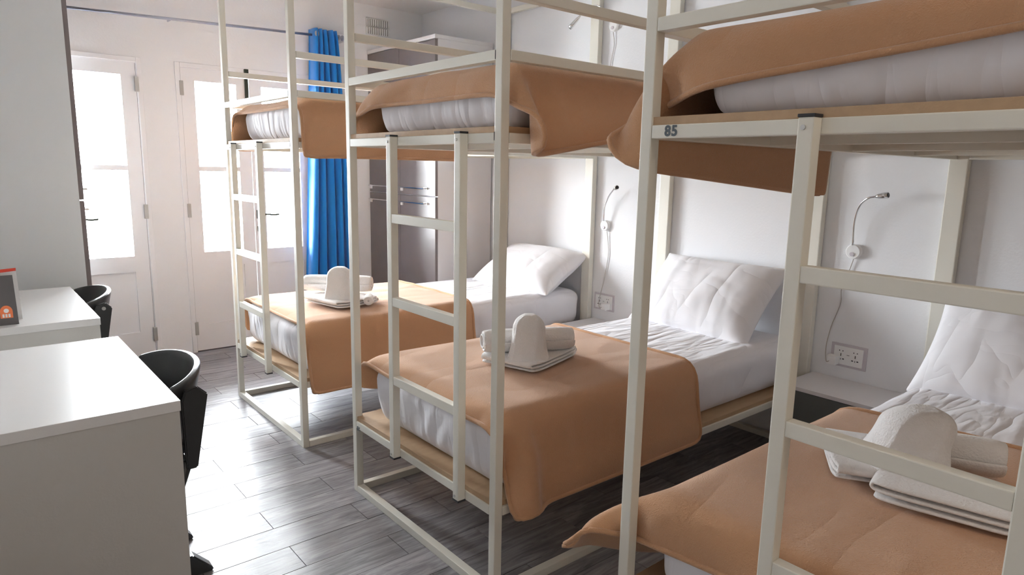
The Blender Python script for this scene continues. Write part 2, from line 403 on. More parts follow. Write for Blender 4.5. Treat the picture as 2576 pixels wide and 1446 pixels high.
# ------------------------------------------------------------------ desks
def desk(y0, y1, label):
    t = thing('desk', label, 'desk', (-1.09, (y0 + y1) / 2, 0), 'white desks along the left wall')
    xf = -.796
    box('desk_top', (XL + .01, y0, .722), (xf, y1, .75), M_DESK, t, .0015)
    box('side_panel', (XL + .012, y0 + .002, 0), (xf - .003, y0 + .027, .722), M_DESKE, t, .001)
    box('side_panel', (XL + .012, y1 - .027, 0), (xf - .003, y1 - .002, .722), M_DESKE, t, .001)
    box('back_panel', (XL + .02, y0 + .027, .30), (XL + .036, y1 - .027, .722), M_DESKE, t)
    box('drawer', (xf - .30, y0 + .03, .615), (xf - .02, y1 - .03, .715), M_DESKE, t, .001)
desk(.742, 1.575, 'white laminate desk in the left foreground, end panel facing us')
desk(1.932, 2.783, 'white laminate desk further back, with the folded card on it')

# ------------------------------------------------------------------ chairs
def chair(cy, label):
    t = thing('desk_chair', label, 'chair', (-.85, cy, 0), 'black chairs at the desks')
    # back band : arc open towards the desk
    nu, nv = 40, 10; P = np.zeros((nu, nv, 3)); cx = -.76
    for i in range(nu):
        a = -1.50 + 3.0 * i / (nu - 1)
        for j in range(nv):
            q = j / (nv - 1); sh = .30 * (abs(a) / 1.5) ** 2.2
            top = .722 - .035 * (abs(a) / 1.5) ** 2; bot = .47 + .02 * abs(a)
            rr = 1 - .05 * (1 - q)
            P[i, j] = (cx + .125 * math.cos(a) * rr - .045 * (1 - q), cy + .212 * math.sin(a) * rr, bot + (top - bot) * q)
    o = link('backrest', grid_mesh(P), M_CHAIR, t, True)
    m = o.modifiers.new('s', 'SOLIDIFY'); m.thickness = .022; m.offset = 1; b = o.modifiers.new('b', 'BEVEL'); b.width = .007; b.segments = 3; b.angle_limit = .9
    for s in (-1, 1):
        yy = cy + s * .218
        # tapering side support from the back down to the rear leg
        bm = bmesh.new()
        prof = [(-.725, .640), (-.715, .672), (-.675, .682), (-.648, .655), (-.690, .42), (-.722, .42)]
        for k, off in ((0, 0), (1, s * .022)):
            pass
        va = [bm.verts.new((x, yy, z)) for x, z in prof]; vb = [bm.verts.new((x, yy + s * .022, z)) for x, z in prof]
        n = len(prof)
        bm.faces.new(va); bm.faces.new(vb[::-1])
        for k in range(n): bm.faces.new((va[k], vb[k], vb[(k + 1) % n], va[(k + 1) % n]))
        bmesh.ops.recalc_face_normals(bm, faces=bm.faces); bmesh.ops.bevel(bm, geom=list(bm.edges), offset=.004, segments=2, affect='EDGES')
        link('side_support', bm_mesh(bm), M_CHAIR, t)
        if cy > 2: link('bolt', tube_mesh([(-.685, yy + s * .022, .655), (-.685, yy + s * .027, .655)], .009, 12), M_BOLT, t)
        link('leg', tube_mesh([(-.715, yy, .44), (-.768, yy - s * .04, .25), (-.765, yy - s * .09, .03), (-.765, yy - s * .09, .012)], [.016, .016, .014, .014], 10), M_CHAIR, t, True)
        link('leg', tube_mesh([(-1.12, yy - s * .02, .44), (-1.17, yy, .0)], .014, 10), M_CHAIR, t, True)
        bm = bmesh.new(); fy = yy - s * .095; va = [bm.verts.new((x, fy - .024, z)) for x, z in ((-.79, 0), (-.640, 0), (-.640, .012), (-.70, .075), (-.79, .075))]; vb = [bm.verts.new((v.co.x, fy + .024, v.co.z)) for v in va]
        bm.faces.new(va); bm.faces.new(vb[::-1])
        for k in range(5): bm.faces.new((va[k], vb[k], vb[(k + 1) % 5], va[(k + 1) % 5]))
        bmesh.ops.recalc_face_normals(bm, faces=bm.faces); bmesh.ops.bevel(bm, geom=list(bm.edges), offset=.004, segments=2, affect='EDGES'); link('foot_glide', bm_mesh(bm), M_CHAIR, t)
    bm = rbox_pts((16, 16, 3), (.205, .205, .018), .018)
    for vv in bm.verts:
        vv.co.z += .03 * (vv.co.x / .2) ** 2 * (1 if vv.co.x > 0 else -.6) - .012 * math.cos(vv.co.y / .2 * 1.5); vv.co += Vector((-.90, cy, .45))
    link('seat', bm_mesh(bm), M_CHAIR, t, True)
    link('seat_frame', tube_mesh([(-.72, cy - .21, .435), (-.72, cy + .21, .435)], .012, 8), M_CHAIR, t, True)
chair(1.285, 'black moulded chair tucked under the nearer desk')
chair(2.86, 'black moulded chair beside the far desk, with a silver bolt on its back')

# ------------------------------------------------------------------ folded card on the far desk
t = thing('tent_card', 'grey folded card with an orange logo and red top edge on the far desk', 'card', (-1.13, 2.03, .75))
bm = bmesh.new()
def slab(bm, pts, th):
    n = (Vector(pts[1]) - Vector(pts[0])).cross(Vector(pts[2]) - Vector(pts[0])).normalized() * th
    a = [bm.verts.new(p) for p in pts]; b = [bm.verts.new(Vector(p) + n) for p in pts]; k = len(pts)
    bm.faces.new(a[::-1]); bm.faces.new(b)
    for i in range(k): bm.faces.new((a[i], a[(i + 1) % k], b[(i + 1) % k], b[i]))
slab(bm, [(-1.20, 1.985, .75), (-1.052, 1.985, .75), (-1.055, 2.02, .932), (-1.20, 2.02, .932)], .0015)
link('front_panel', bm_mesh(bm), M_CARD, t)
bm = bmesh.new(); slab(bm, [(-1.20, 2.075, .75), (-1.200, 2.03, .945), (-1.042, 2.03, .955), (-1.035, 2.075, .75)], .0015)
link('back_panel', bm_mesh(bm), M_PAPER, t)
bm = bmesh.new(); slab(bm, [(-1.2, 2.024, .934), (-1.042, 2.0285, .946), (-1.042, 2.029, .957), (-1.2, 2.025, .948)], .0012)
link('red_edge', bm_mesh(bm), M_RED, t)
lg = []
def fp(x, z, off=-.0008):
    k = (z - .75) / .182; return (x, 1.985 + .035 * k + off - .0016, z)
bm = bmesh.new()
for k in range(1):
    pts = [fp(-1.086 + .019 * math.cos(a), .800 + .022 * math.sin(a)) for a in [math.pi * i / 14 for i in range(15)]] + [fp(-1.105, .776), fp(-1.067, .776)]
    bm.faces.new([bm.verts.new(p) for p in pts])
link('logo', bm_mesh(bm), M_ORANGE, t)
bm = bmesh.new()
pts = [fp(-1.086 + .008 * math.cos(a), .803 + .008 * math.sin(a), -.0014) for a in [2 * math.pi * i / 12 for i in range(12)]]
bm.faces.new([bm.verts.new(p) for p in pts])
for x0 in (-1.099, -1.090, -1.081):
    bm.faces.new([bm.verts.new(fp(*q, -.0014)) for q in ((x0, .779), (x0 + .006, .779), (x0 + .006, .791), (x0, .791))])
link('logo_detail', bm_mesh(bm), M_PAPER, t)

# ------------------------------------------------------------------ bunk beds
S = .03; BW = .96; L = 1.957; TOPZ = 2.475
Y1, Y2, Y3 = 1.911, .4175, -1.043
def number_text(txt, y, z, size, parent):
    cu = bpy.data.curves.new('t', 'FONT'); cu.body = txt; cu.size = size; cu.align_x = 'CENTER'; cu.align_y = 'CENTER'; cu.offset = size * .035; cu.extrude = .0004; cu.space_character = 1.15
    o = bpy.data.objects.new('t', cu); C.objects.link(o)
    dg = bpy.context.evaluated_depsgraph_get(); me = bpy.data.meshes.new_from_object(o.evaluated_get(dg)); bpy.data.objects.remove(o)
    # text x -> -Y world, text y -> Z, faces -X
    me.transform(Matrix(((0, 0, -1, -.0008), (-1, 0, 0, y), (0, 1, 0, z), (0, 0, 0, 1))))
    me.materials.clear(); o = link('number', me, M_INK, parent); o['label'] = 'dark grey stencilled number ' + txt
def bunk(y0, hl, stiles, label, num=None, mono=None):
    y1 = y0 + BW
    t = thing('bunk_bed', label, 'bunk bed', (L / 2, (y0 + y1) / 2, 0), 'bunk beds standing with their heads to the right wall')
    b = .0025
    for yy in (y0, y1 - S): box('post', (0, yy, 0), (S, yy + S, TOPZ), M_METAL, t, b)
    for yy in (y0, y1 - .07): box('head_post', (L, yy, 0), (L + .038, yy + .07, TOPZ), M_METAL, t, .004)
    e = .0015
    def rails(z0, z1, foot=True, head=True, near=True, far=True):
        if foot: box('end_rail', (.0, y0 + S + e, z0), (S, y1 - S - e, z1), M_METAL, t, b)
        if head: box('end_rail', (L, y0 + .07, z0), (L + S, y1 - .07, z1), M_METAL, t, b)
        if near: box('side_rail', (S + e, y0, z0), (L, y0 + S, z1), M_METAL, t, b)
        if far: box('side_rail', (S + e, y1 - S, z0), (L, y1, z1), M_METAL, t, b)
    rails(0, S); rails(hl - S, hl); rails(1.433, 1.462); rails(1.659, 1.688, head=False); rails(1.826, 1.855, foot=False, head=False); rails(TOPZ - .035, TOPZ)
    for z in (hl, 1.462):
        box('bed_board', (.006, y0 + .008, z), (L - .004, y1 - .008, z + .018), M_PLY, t, .001)
        for xx in (.5, 1.0, 1.5): box('cross_bar', (xx, y0 + S, z - .025), (xx + .025, y1 - S, z), M_METAL, t)
    lad = bpy.data.objects.new('ladder', None); C.objects.link(lad); lad.parent = t; ORG[lad.name] = org(t)
    sa, sb = stiles  # far stile y0, near stile y0
    for yy in (sa, sb):
        box('stile', (-S, yy, .29), (-.001, yy + S, 1.462), M_METAL, lad, b)
        box('cap', (-S - .001, yy - .001, 1.462), (.0, yy + S + .001, 1.468), M_CAP, lad, .001)
        box('cap', (-S - .001, yy - .001, .284), (.0, yy + S + .001, .29), M_CAP, lad, .001)
        for z in (1.444, .302):
            link('bolt', tube_mesh([(-S - .003, yy + S * .62, z), (-S, yy + S * .62, z)], .0048, 10), M_BOLT, lad)
    for z in (1.182, .885, .592):
        box('rung', (-S + .001, sb + S, z - .016), (-.003, sa, z + .016), M_METAL, lad, b)
    # dark slots where the end rails meet the near post
    for z in (1.466, 1.688):
        box('joint', (-.0004, y0 + S, z - .026), (S - .001, y0 + S + .0016, z - .002), M_CAP, t)
    if num: number_text(num[0], num[1], num[2], num[3], t)
    return t
bunk(Y1, .330, (2.675, 2.285), 'cream metal bunk bed nearest the glazed doors and blue curtain')
bunk(Y2, .317, (.985, .573), 'middle cream metal bunk bed, number 86 on its lower rail', ('86', 1.324, .289, .026))
bunk(Y3, .317, (-.495, -.885), 'nearest cream metal bunk bed, number 85 on its upper rail', ('85', -.167, 1.4475, .031))

# ------------------------------------------------------------------ mattresses
def mattress(name, label, x0, x1, y0, y1, z0, z1, seed, r=.075, foldamp=.006, bulge=.02, group=None):
    bm = rbox_pts((96, 44, 12), ((x1 - x0) / 2, (y1 - y0) / 2, (z1 - z0) / 2), r)
    me = bm_mesh(bm); P = mesh_np(me); N = normals_np(me)
    hx, hy, hz = (x1 - x0) / 2, (y1 - y0) / 2, (z1 - z0) / 2
    n1 = Noise(seed, 12, (1, 1, .25), 25, 75); n2 = Noise(seed + 5, 8, (1, 1, .5), 3, 10); n3 = Noise(seed + 9, 9, (.35, 1, 1), 12, 40)
    side = 1 - np.abs(N[:, 2]) ** 2; zz = P[:, 2] / hz
    # vertical pleats on the sides, slanted
    Q = P.copy(); Q[:, 1] += .8 * P[:, 2]; Q[:, 0] += .3 * P[:, 2]
    ple = n1(Q); ple = np.sign(ple) * np.abs(ple) ** .8
    disp = side * (foldamp * 1.6 * ple + bulge * (zz * .5 - .2) * (1 - zz ** 4) + .006 * n2(P)) + (1 - side) * (.006 * n2(P) + .003 * n3(P))
    disp = np.where((zz < -.9) & (side < .5), 0, disp)
    P = P + N * disp[:, None]
    P[:, 2] = np.maximum(P[:, 2], -hz)
    P += np.array([(x0 + x1) / 2, (y0 + y1) / 2, (z0 + z1) / 2]); mesh_set(me, P)
    o = link(name, me, M_SHEET, None, True, loc=((x0 + x1) / 2, (y0 + y1) / 2, z0)); tag(o, label, 'mattress', group)
    return o
MX0, MX1 = .042, 1.945
ZL1, ZL2, ZU = .348, .335, 1.480
MT = {}
gl = 'white sheeted mattresses'
mattress('mattress', 'white sheeted lower mattress of the bunk nearest the glazed doors', MX0, MX1, Y1 + .04, Y1 + .90, ZL1, .585, 1, group=gl)
mattress('mattress', 'white sheeted lower mattress of the middle bunk', MX0, MX1, Y2 + .04, Y2 + .88, ZL2, .575, 2, group=gl)
mattress('mattress', 'white sheeted lower mattress of the nearest bunk', MX0, MX1, Y3 + .04, Y3 + .90, ZL2, .565, 3, group=gl)
for y0, lab, sd in ((Y1, 'white sheeted upper mattress of the bunk nearest the glazed doors', 11), (Y2, 'white sheeted upper mattress of the middle bunk', 12), (Y3, 'white sheeted upper mattress of the nearest bunk', 13)):
    mattress('mattress', lab, .070, 1.94, y0 + .045, y0 + .865, ZU, 1.655, sd, r=.065, foldamp=.0042, group=gl)

# ------------------------------------------------------------------ blankets: small position-based cloth solver
def sd_box(P, c, h, r):
    q = np.abs(P - c) - (h - r); qp = np.maximum(q, 0); l = np.linalg.norm(qp, axis=1)
    d = l + np.minimum(q.max(axis=1), 0) - r
    n = np.zeros_like(P); out = l > 1e-9
    n[out] = (qp[out] / l[out, None]) * np.sign((P - c)[out])
    ins = ~out
    if ins.any():
        ax = q[ins].argmax(axis=1); s = np.sign((P - c)[ins]); nn = np.zeros((ins.sum(), 3)); nn[np.arange(len(ax)), ax] = s[np.arange(len(ax)), ax]; n[ins] = nn
    return d, n
def drape(X0, colliders, pins=None, steps=110, iters=22, h=.03, seed=0, grav=5., fr=.6, clampf=None):
    """X0 (nu,nv,3) start; rest lengths are h along both axes"""
    nu, nv, _ = X0.shape; X = X0.copy(); V = np.zeros_like(X); dt = 1 / 60
    rng = np.random.RandomState(seed); X[..., 2] += rng.uniform(0, .004, (nu, nv))
    def con(a, b, rest, k):
        d = X[b] - X[a]; l = np.linalg.norm(d, axis=-1, keepdims=True) + 1e-9; c = d * ((l - rest) / l * .5 * k); X[a] += c; X[b] -= c
    sl = slice
    for st in range(steps):
        V[..., 2] -= grav * dt; V *= .985 if st < steps * .6 else .93; prev = X.copy(); X += V * dt
        for it in range(iters):
            for p in (0, 1):
                n = (nu - p) // 2; a = (sl(p, p + 2 * n, 2), sl(None)); b = (sl(p + 1, p + 2 * n, 2), sl(None))
                b = (sl(p + 1, p + 1 + 2 * n, 2), sl(None)); a = (sl(p, p + 2 * n - 1, 2), sl(None)); m_ = min(X[a].shape[0], X[b].shape[0])
                a = (sl(p, p + 2 * m_ - 1, 2), sl(None)); b = (sl(p + 1, p + 2 * m_, 2), sl(None)); con(a, b, h, 1.)
                n = (nv - p) // 2
                a = (sl(None), sl(p, p + 2 * n - 1, 2)); b = (sl(None), sl(p + 1, p + 2 * n, 2)); con(a, b, h, 1.)
            # shear
            for (a, b) in (((sl(0, -1), sl(0, -1)), (sl(1, None), sl(1, None))), ((sl(1, None), sl(0, -1)), (sl(0, -1), sl(1, None)))):
                d = X[b] - X[a]; l = np.linalg.norm(d, axis=-1, keepdims=True) + 1e-9; c = d * ((l - h * 1.41421) / l * .12); X[a] += c; X[b] -= c
            # bending: keep points two apart from folding sharply
            for (a, b) in (((sl(0, -2), sl(None)), (sl(2, None), sl(None))), ((sl(None), sl(0, -2)), (sl(None), sl(2, None)))):
                d = X[b] - X[a]; l = np.linalg.norm(d, axis=-1, keepdims=True) + 1e-9; c = d * ((l - 2 * h) / l * .10); X[a] += c; X[b] -= c
            if pins:
                for (i, j, q, w) in pins: X[i, j] += (np.array(q) - X[i, j]) * w
            if clampf: clampf(X)
            F = X.reshape(-1, 3); Q = prev.reshape(-1, 3)
            for (c, hh, r) in colliders:
                d, n = sd_box(F, c, hh, r); m = d < .006
                if m.any():
                    F[m] += n[m] * (.006 - d[m])[:, None]
                    if it == iters - 1:
                        mv = F[m] - Q[m]; tn = mv - n[m] * (mv * n[m]).sum(1)[:, None]; F[m] -= tn * fr
            X = F.reshape(nu, nv, 3)
        V = (X - prev) / dt
        sp = np.linalg.norm(V, axis=-1, keepdims=True); V *= np.minimum(1, 2.5 / (sp + 1e-9))
    return X
def box_col(x0, x1, y0, y1, z0, z1, r):
    return (np.array([(x0 + x1) / 2, (y0 + y1) / 2, (z0 + z1) / 2]), np.array([(x1 - x0) / 2, (y1 - y0) / 2, (z1 - z0) / 2]), r)
def blanket(label, y0, zplat, ztop, near, far, xfoot, xhead, seed, zframe, pins=None, posts=False, mz=.03, mr=.06, steps=110, tail=False, upper=False, lift=None):
    """near/far = side drops; xfoot(s), xhead(s) = cloth start/end in x, s=0 far edge .. 1 near edge"""
    h = .03; ya, yb = y0 + .0, y0 + BW
    width = .88 + near + far; nu = int(width / h) + 1
    yfar = yb - .04 + far
    nv = int((sum(xhead(s) - xfoot(s) for s in (0, .25, .5, .75, 1)) / 5) / h) + 1
    X = np.zeros((nu, nv, 3)); xf0 = .046 if upper else .024
    for i in range(nu):
        s = i / (nu - 1); xs = xfoot(s)
        yy = yfar - i * h; zz = ztop + .03; e = .03
        if yy < y0 + e: zz = ztop + .015 - (y0 + e - yy); yy = y0 - .014 + min(1, max(0, (zz - ztop + .05) / .05)) * .04
        if yy > y0 + BW - e: zz = ztop + .015 - (yy - (y0 + BW - e)); yy = y0 + BW + .014 - min(1, max(0, (zz - ztop + .05) / .05)) * .04
        for j in range(nv):
            xx = xs + j * h; x_ = xx; z_ = zz
            if xx < xf0: x_ = xf0 - .002; z_ = zz - (xf0 - xx)
            X[i, j] = (x_, yy, z_)
    cols = [box_col(.058 if upper else MX0 - .004, MX1, y0 + mz, y0 + BW - mz, zplat, ztop, mr), box_col(-.004, L, y0 - .006, y0 + BW + .006, zframe - .03, zplat, .006)]
    if posts:
        for yy in (y0, y0 + BW - S): cols.append(box_col(-.002, S + .002, yy - .002, yy + S + .002, 0, 2.4, .004))
    def clampf(X):
        lim = np.full(X[..., 0].shape, .046)
        if not upper: lim[(X[..., 1] > y0 + .034) & (X[..., 1] < y0 + BW - .034)] = .018
        if tail: lim[X[..., 1] > y0 + BW + .008] = -.3
        X[..., 0] = np.maximum(X[..., 0], lim)
        if upper:
            hi = X[..., 2] > 1.650; m = hi & (X[..., 1] < y0 + .040); X[..., 1][m] = y0 + .040
            m = hi & (X[..., 1] > y0 + BW - .040) ; X[..., 1][m] = y0 + BW - .040
            X[..., 2] = np.minimum(X[..., 2], 1.70)
    R = drape(X, cols, clampf=clampf, pins=[(i if i >= 0 else nu + i, j, q, w) for (i, j, q, w) in pins] if pins else None, seed=seed, h=h, steps=steps)
    # broad soft undulation on top so it reads as brushed fleece
    nz = Noise(seed + 40, 9, (1, 1, 0), 4, 13); F = R.reshape(-1, 3); topm = np.clip((F[:, 2] - ztop + .02) / .02, 0, 1); ny_ = Noise(seed + 70, 8, (.7, 1.6, 0), 7, 17); ri = ny_(F); F[:, 2] += topm * (.006 + .007 * nz(F) + .010 * np.exp(-(ri / .07) ** 2) * np.clip(nz(F[:, [1, 0, 2]]) + .2, 0, 1)); R = F.reshape(R.shape)
    if lift:
        F = R.reshape(-1, 3); ze = ztop - .05; m = (F[:, 1] < y0 + .02) & (F[:, 2] < ze)
        k = np.interp(F[:, 0], [p[0] for p in lift], [p[1] for p in lift]); F[m, 2] = ze + (F[m, 2] - ze) * k[m]; R = F.reshape(R.shape)
    me = grid_mesh(R[:, ::-1]); o = link('blanket', me, M_BLANKET, None, True, loc=(.5, y0 + BW / 2, ztop)); tag(o, label, 'blanket', 'camel coloured fleece blankets')
    a = o.modifiers.new('s', 'SUBSURF'); a.levels = a.render_levels = 2
    b = o.modifiers.new('t', 'SOLIDIFY'); b.thickness = .008; b.offset = 1
    # (lift: the near edge hangs shorter towards the head)
    # stitched hem running round the edge, doubled over
    loop = [R[i, 0] for i in range(nu)] + [R[-1, j] for j in range(1, nv)] + [R[i, -1] for i in range(nu - 2, -1, -1)] + [R[0, j] for j in range(nv - 2, 0, -1)]
    A = np.array(loop)
    for _ in range(2): A = (np.roll(A, 1, 0) + 2 * A + np.roll(A, -1, 0)) / 4
    hem = tube_mesh([tuple(p + np.array([0, 0, .002])) for p in A] + [tuple(A[0] + np.array([0, 0, .002]))], .0075, 8, caps=False)
    link('hem', hem, M_BLANKET, o, True)
    return o
def foot(edge, mid, farx=None):
    return lambda s: (edge if farx is None or s > .3 else farx) + (mid - edge) * math.sin(math.pi * min(max((s - .12) / .76, 0), 1)) ** .5
lerp = lambda a, b: (lambda s: a + (b - a) * s)
blanket('camel blanket across the lower bed nearest the glazed doors', Y1, ZL1, .597, .30, .20, foot(.085, .03), lerp(1.16, .95), 1, .330)
blanket('camel blanket across the lower middle bed, hanging low on the near side', Y2, ZL2, .587, .285, .16, foot(.03, -.005), lerp(1.10, 1.06), 2, .317)
blanket('camel blanket across the lower nearest bed, one corner poking out past the post', Y3, ZL2, .577, .10, .26, foot(.045, .025, -.10), lerp(.98, 1.20), 3, .317, posts=True, tail=True,
        pins=[(0, 0, (-.075, .055, .405), .2), (4, 0, (-.055, -.005, .485), .12), (0, 4, (.03, .075, .36), .12), (3, 3, (-.01, .01, .46), .06)])
blanket('camel blanket on the upper bed nearest the glazed doors', Y1, ZU, 1.662, .265, .22, foot(.06, .03), lerp(.96, .98), 4, 1.462, upper=True)
blanket('camel blanket on the upper middle bed, wavy folded edge at the foot', Y2, ZU, 1.662, .265, .22, foot(.045, -.035), lerp(.96, .98), 5, 1.462, upper=True, lift=[(0, 1), (.12, 1), (.45, .74), (.62, .70), (.78, .82), (1, .84)])
blanket('camel blanket on the upper nearest bed, its corner hanging out beside the post', Y3, ZU, 1.662, .20, .30, foot(.035, .018, -.07), lerp(1.0, 1.0), 6, 1.462, posts=True, upper=True, tail=True,
        pins=[(0, 0, (.03, .05, 1.46), .06)])

# ------------------------------------------------------------------ pillows
def pillow(label, c, rot, seed, w=.80, h=.50, th=.17):
    bm = rbox_pts((44, 32, 4), (1, 1, 1), .0001); me = bm_mesh(bm); P = mesh_np(me)
    x, y, z = P[:, 0], P[:, 1], np.sign(P[:, 2]) * np.abs(P[:, 2])
    prof = (1 - np.abs(x) ** 3.0) ** .55 * (1 - np.abs(y) ** 3.0) ** .55
    prof = np.nan_to_num(prof)
    X = x * w / 2 * (1 - .07 * (1 - np.abs(x)) * 0 - .06 * np.abs(x) * (1 - y * y)); Y = y * h / 2 * (1 - .08 * (1 - x * x) * np.abs(y))
    Z = z * (prof * th / 2 + .004)
    Q = np.stack([X, Y, Z], 1); nz = Noise(seed, 9, (1, 1, .3), 6, 20); nf = Noise(seed + 3, 10, (.6, 1.6, .3), 18, 46)
    Q[:, 2] += z * prof * (.012 * nz(Q) + .007 * (np.abs(nf(Q)) - .2))
    mesh_set(me, Q); R = rot.to_4x4(); R.translation = Vector(c)
    me.transform(R)
    o = link('pillow', me, M_PILLOW, None, True, loc=c); tag(o, label, 'pillow', 'white pillows leaning at the bed heads'); a = o.modifiers.new('s', 'SUBSURF'); a.levels = a.render_levels = 1
def prot(tilt, yaw=0, roll=0):
    # local x -> world -Y (width), local y -> up the slope, local z -> out towards the foot
    base = Matrix(((0, math.cos(tilt), -math.sin(tilt)), (-1, 0, 0), (0, math.sin(tilt), math.cos(tilt))))
    return Matrix.Rotation(yaw, 3, 'Z') @ Matrix.Rotation(roll, 3, 'X') @ base
pillow('plump white pillow at the head of the lower bed nearest the doors', (1.775, 2.30, .700), prot(math.radians(30), 0.04), 5, w=.74, h=.46, th=.19)
pillow('creased white pillow leaning at the head of the lower middle bed', (1.765, .905, .722), prot(math.radians(46), -.02), 6, w=.74, h=.50, th=.18)
pillow('white pillow at the head of the lower nearest bed, at the right edge', (1.765, -.52, .720), prot(math.radians(48), 0.0), 7, w=.74, h=.50, th=.19)

# ------------------------------------------------------------------ towels
def towel_roll(label, p0, p1, rad, seed, squash=.92, group='rolled white towels', turns=3):
    """spiral roll along p0->p1, one visible wrap edge"""
    p0, p1 = Vector(p0), Vector(p1); d = (p1 - p0); Lg = d.length; d.normalize()
    up_ = Vector((0, 0, 1)) if abs(d.z) < .8 else Vector((1, 0, 0)); s = d.cross(up_).normalized(); u = s.cross(d)
    n = 30 * turns; nv = 26; P = np.zeros((n, nv, 3)); rg = Noise(seed, 7, (1, 1, 1), 14, 40)
    for i in range(n):
        a = 2 * math.pi * turns * i / (n - 1); r0 = rad * (.22 + .78 * i / (n - 1))
        for j in range(nv):
            q = j / (nv - 1); end = 1 - .16 * abs(2 * q - 1) ** 8
            c = p0 + d * (Lg * (q * .995 + (.012 * math.sin(a * .5) if j in (0, nv - 1) else 0)))
            w = c + s * (math.cos(a) * r0 * end) + u * (math.sin(a) * r0 * end * squash)
            P[i, j] = w
    P = P + (rg(P.reshape(-1, 3)) * .0035).reshape(n, nv, 1) * np.array(u)[None, None]
    o = link('rolled_towel', grid_mesh(P), M_TOWEL, None, True, loc=tuple((p0 + p1) / 2)); tag(o, label, 'towel', group)
    m = o.modifiers.new('s', 'SOLIDIFY'); m.thickness = .009; m.offset = 0
    b = o.modifiers.new('b', 'SUBSURF'); b.levels = b.render_levels = 1
    return o
def towel_arch(label, base, hgt, w, dp, yaw, lean=(0, 0), seed=0):
    """upright bent towel: rounded top, flared foot"""
    bm = rbox_pts((16, 16, 26), (1, 1, 1), .0001); me = bm_mesh(bm); P = mesh_np(me); nz = Noise(seed, 8, (1, 1, 1), 2, 6)
    z = (P[:, 2] + 1) / 2; x, y = P[:, 0], P[:, 1]
    l2 = np.maximum(np.abs(x), np.abs(y)); ln = np.hypot(x, y) + 1e-9; x = x / ln * l2 ** 1; y = y / ln * l2
    x0, y0_ = P[:, 0] * .35 + x * .65, P[:, 1] * .35 + y * .65
    foot = 1 + .30 * (1 - z) ** 3
    topr = np.sqrt(np.clip(1 - np.clip((z - .68) / .34, 0, 1) ** 2, .02, 1))
    zz = z.copy()
    X = x0 * w / 2 * foot * topr; Y = y0_ * dp / 2 * (1 + .5 * (1 - z) ** 3) * (.25 + .75 * topr)
    Z = zz * hgt
    Q = np.stack([X, Y, Z], 1); k = 1 + .05 * nz(P * 2.2); Q[:, 0] *= k; Q[:, 1] *= k
    # wrap seam
    Q[:, 1] -= .006 * (np.abs(Q[:, 0] - w * .15 - z * .02) < .012)
    Q[:, 0] += lean[0] * z ** 1.2 * hgt; Q[:, 1] += lean[1] * z ** 1.2 * hgt
    mesh_set(me, Q); me.transform(Matrix.Translation(base) @ Matrix.Rotation(yaw, 4, 'Z'))
    o = link('upright_towel', me, M_TOWEL, None, True, loc=base); tag(o, label, 'towel', 'upright bent white towels'); b = o.modifiers.new('b', 'SUBSURF'); b.levels = b.render_levels = 1
    return o
def towel_flat(label, c, lx, ly, yaw, seed, layers=3, th=.013):
    """folded towel: serpentine layers with visible fold loops"""
    pts = []
    for k in range(layers):
        zc = th * (k + .5); xs = np.linspace(-lx / 2, lx / 2, 14) * (1 - .03 * k)
        if k % 2: xs = xs[::-1]
        pts += [(x, zc) for x in xs]
        if k < layers - 1:
            sx = xs[-1]; sg = np.sign(sx)
            for a in np.linspace(-math.pi / 2, math.pi / 2, 7)[1:-1]: pts.append((sx + sg * th * .7 * math.cos(a), th * (k + 1) + th * .5 * math.sin(a)))
    nv = 16; P = np.zeros((len(pts), nv, 3)); nz = Noise(seed, 8, (1, 1, 0), 8, 24)
    for i, (x, z) in enumerate(pts):
        for j in range(nv):
            yv = (j / (nv - 1) - .5) * ly * (1 - .14 * min(1, abs(2 * x / lx)) ** 7); P[i, j] = (x, yv, z)
    F = P.reshape(-1, 3); w = nz(F); F[:, 2] = F[:, 2] * (1 + .28 * w) + .0; F[:, 1] *= (1 + .05 * nz(F[:, [1, 0, 2]])); P = F.reshape(P.shape)
    me = grid_mesh(P); me.transform(Matrix.Translation(c) @ Matrix.Rotation(yaw, 4, 'Z'))
    o = link('folded_towel', me, M_TOWEL, None, True, loc=c); tag(o, label, 'towel', 'folded white towels'); m = o.modifiers.new('s', 'SOLIDIFY'); m.thickness = .009; m.offset = 0
    b = o.modifiers.new('b', 'SUBSURF'); b.levels = b.render_levels = 1
    return o
# middle bed
zt = .607
towel_flat('flat folded towel under the two others on the lower middle bed', (.54, .875, zt), .35, .27, .29, 1)
towel_roll('rolled towel lying behind the upright one on the lower middle bed', (.35, .95, zt + .085), (.69, .79, zt + .085), .052, 2)
towel_arch('upright bent towel in the middle of the lower middle bed', (.462, .80, zt + .03), .175, .125, .095, -.66, (0, 0), 3)
# far bed
zt = .617
towel_flat('flat folded towel at the bottom of the pile on the bed nearest the doors', (.405, 2.31, zt), .27, .34, .2, 4)
towel_roll('rolled towel lying at the back of the pile on the bed nearest the doors', (.30, 2.56, zt + .085), (.60, 2.32, zt + .085), .052, 5)
towel_roll('small rolled towel end at the right of the pile on the bed nearest the doors', (.47, 2.12, zt + .028), (.53, 2.22, zt + .028), .026, 6)
towel_arch('upright bent towel on the pile on the bed nearest the doors', (.375, 2.255, zt + .03), .175, .14, .10, -.76, (0, 0), 7)
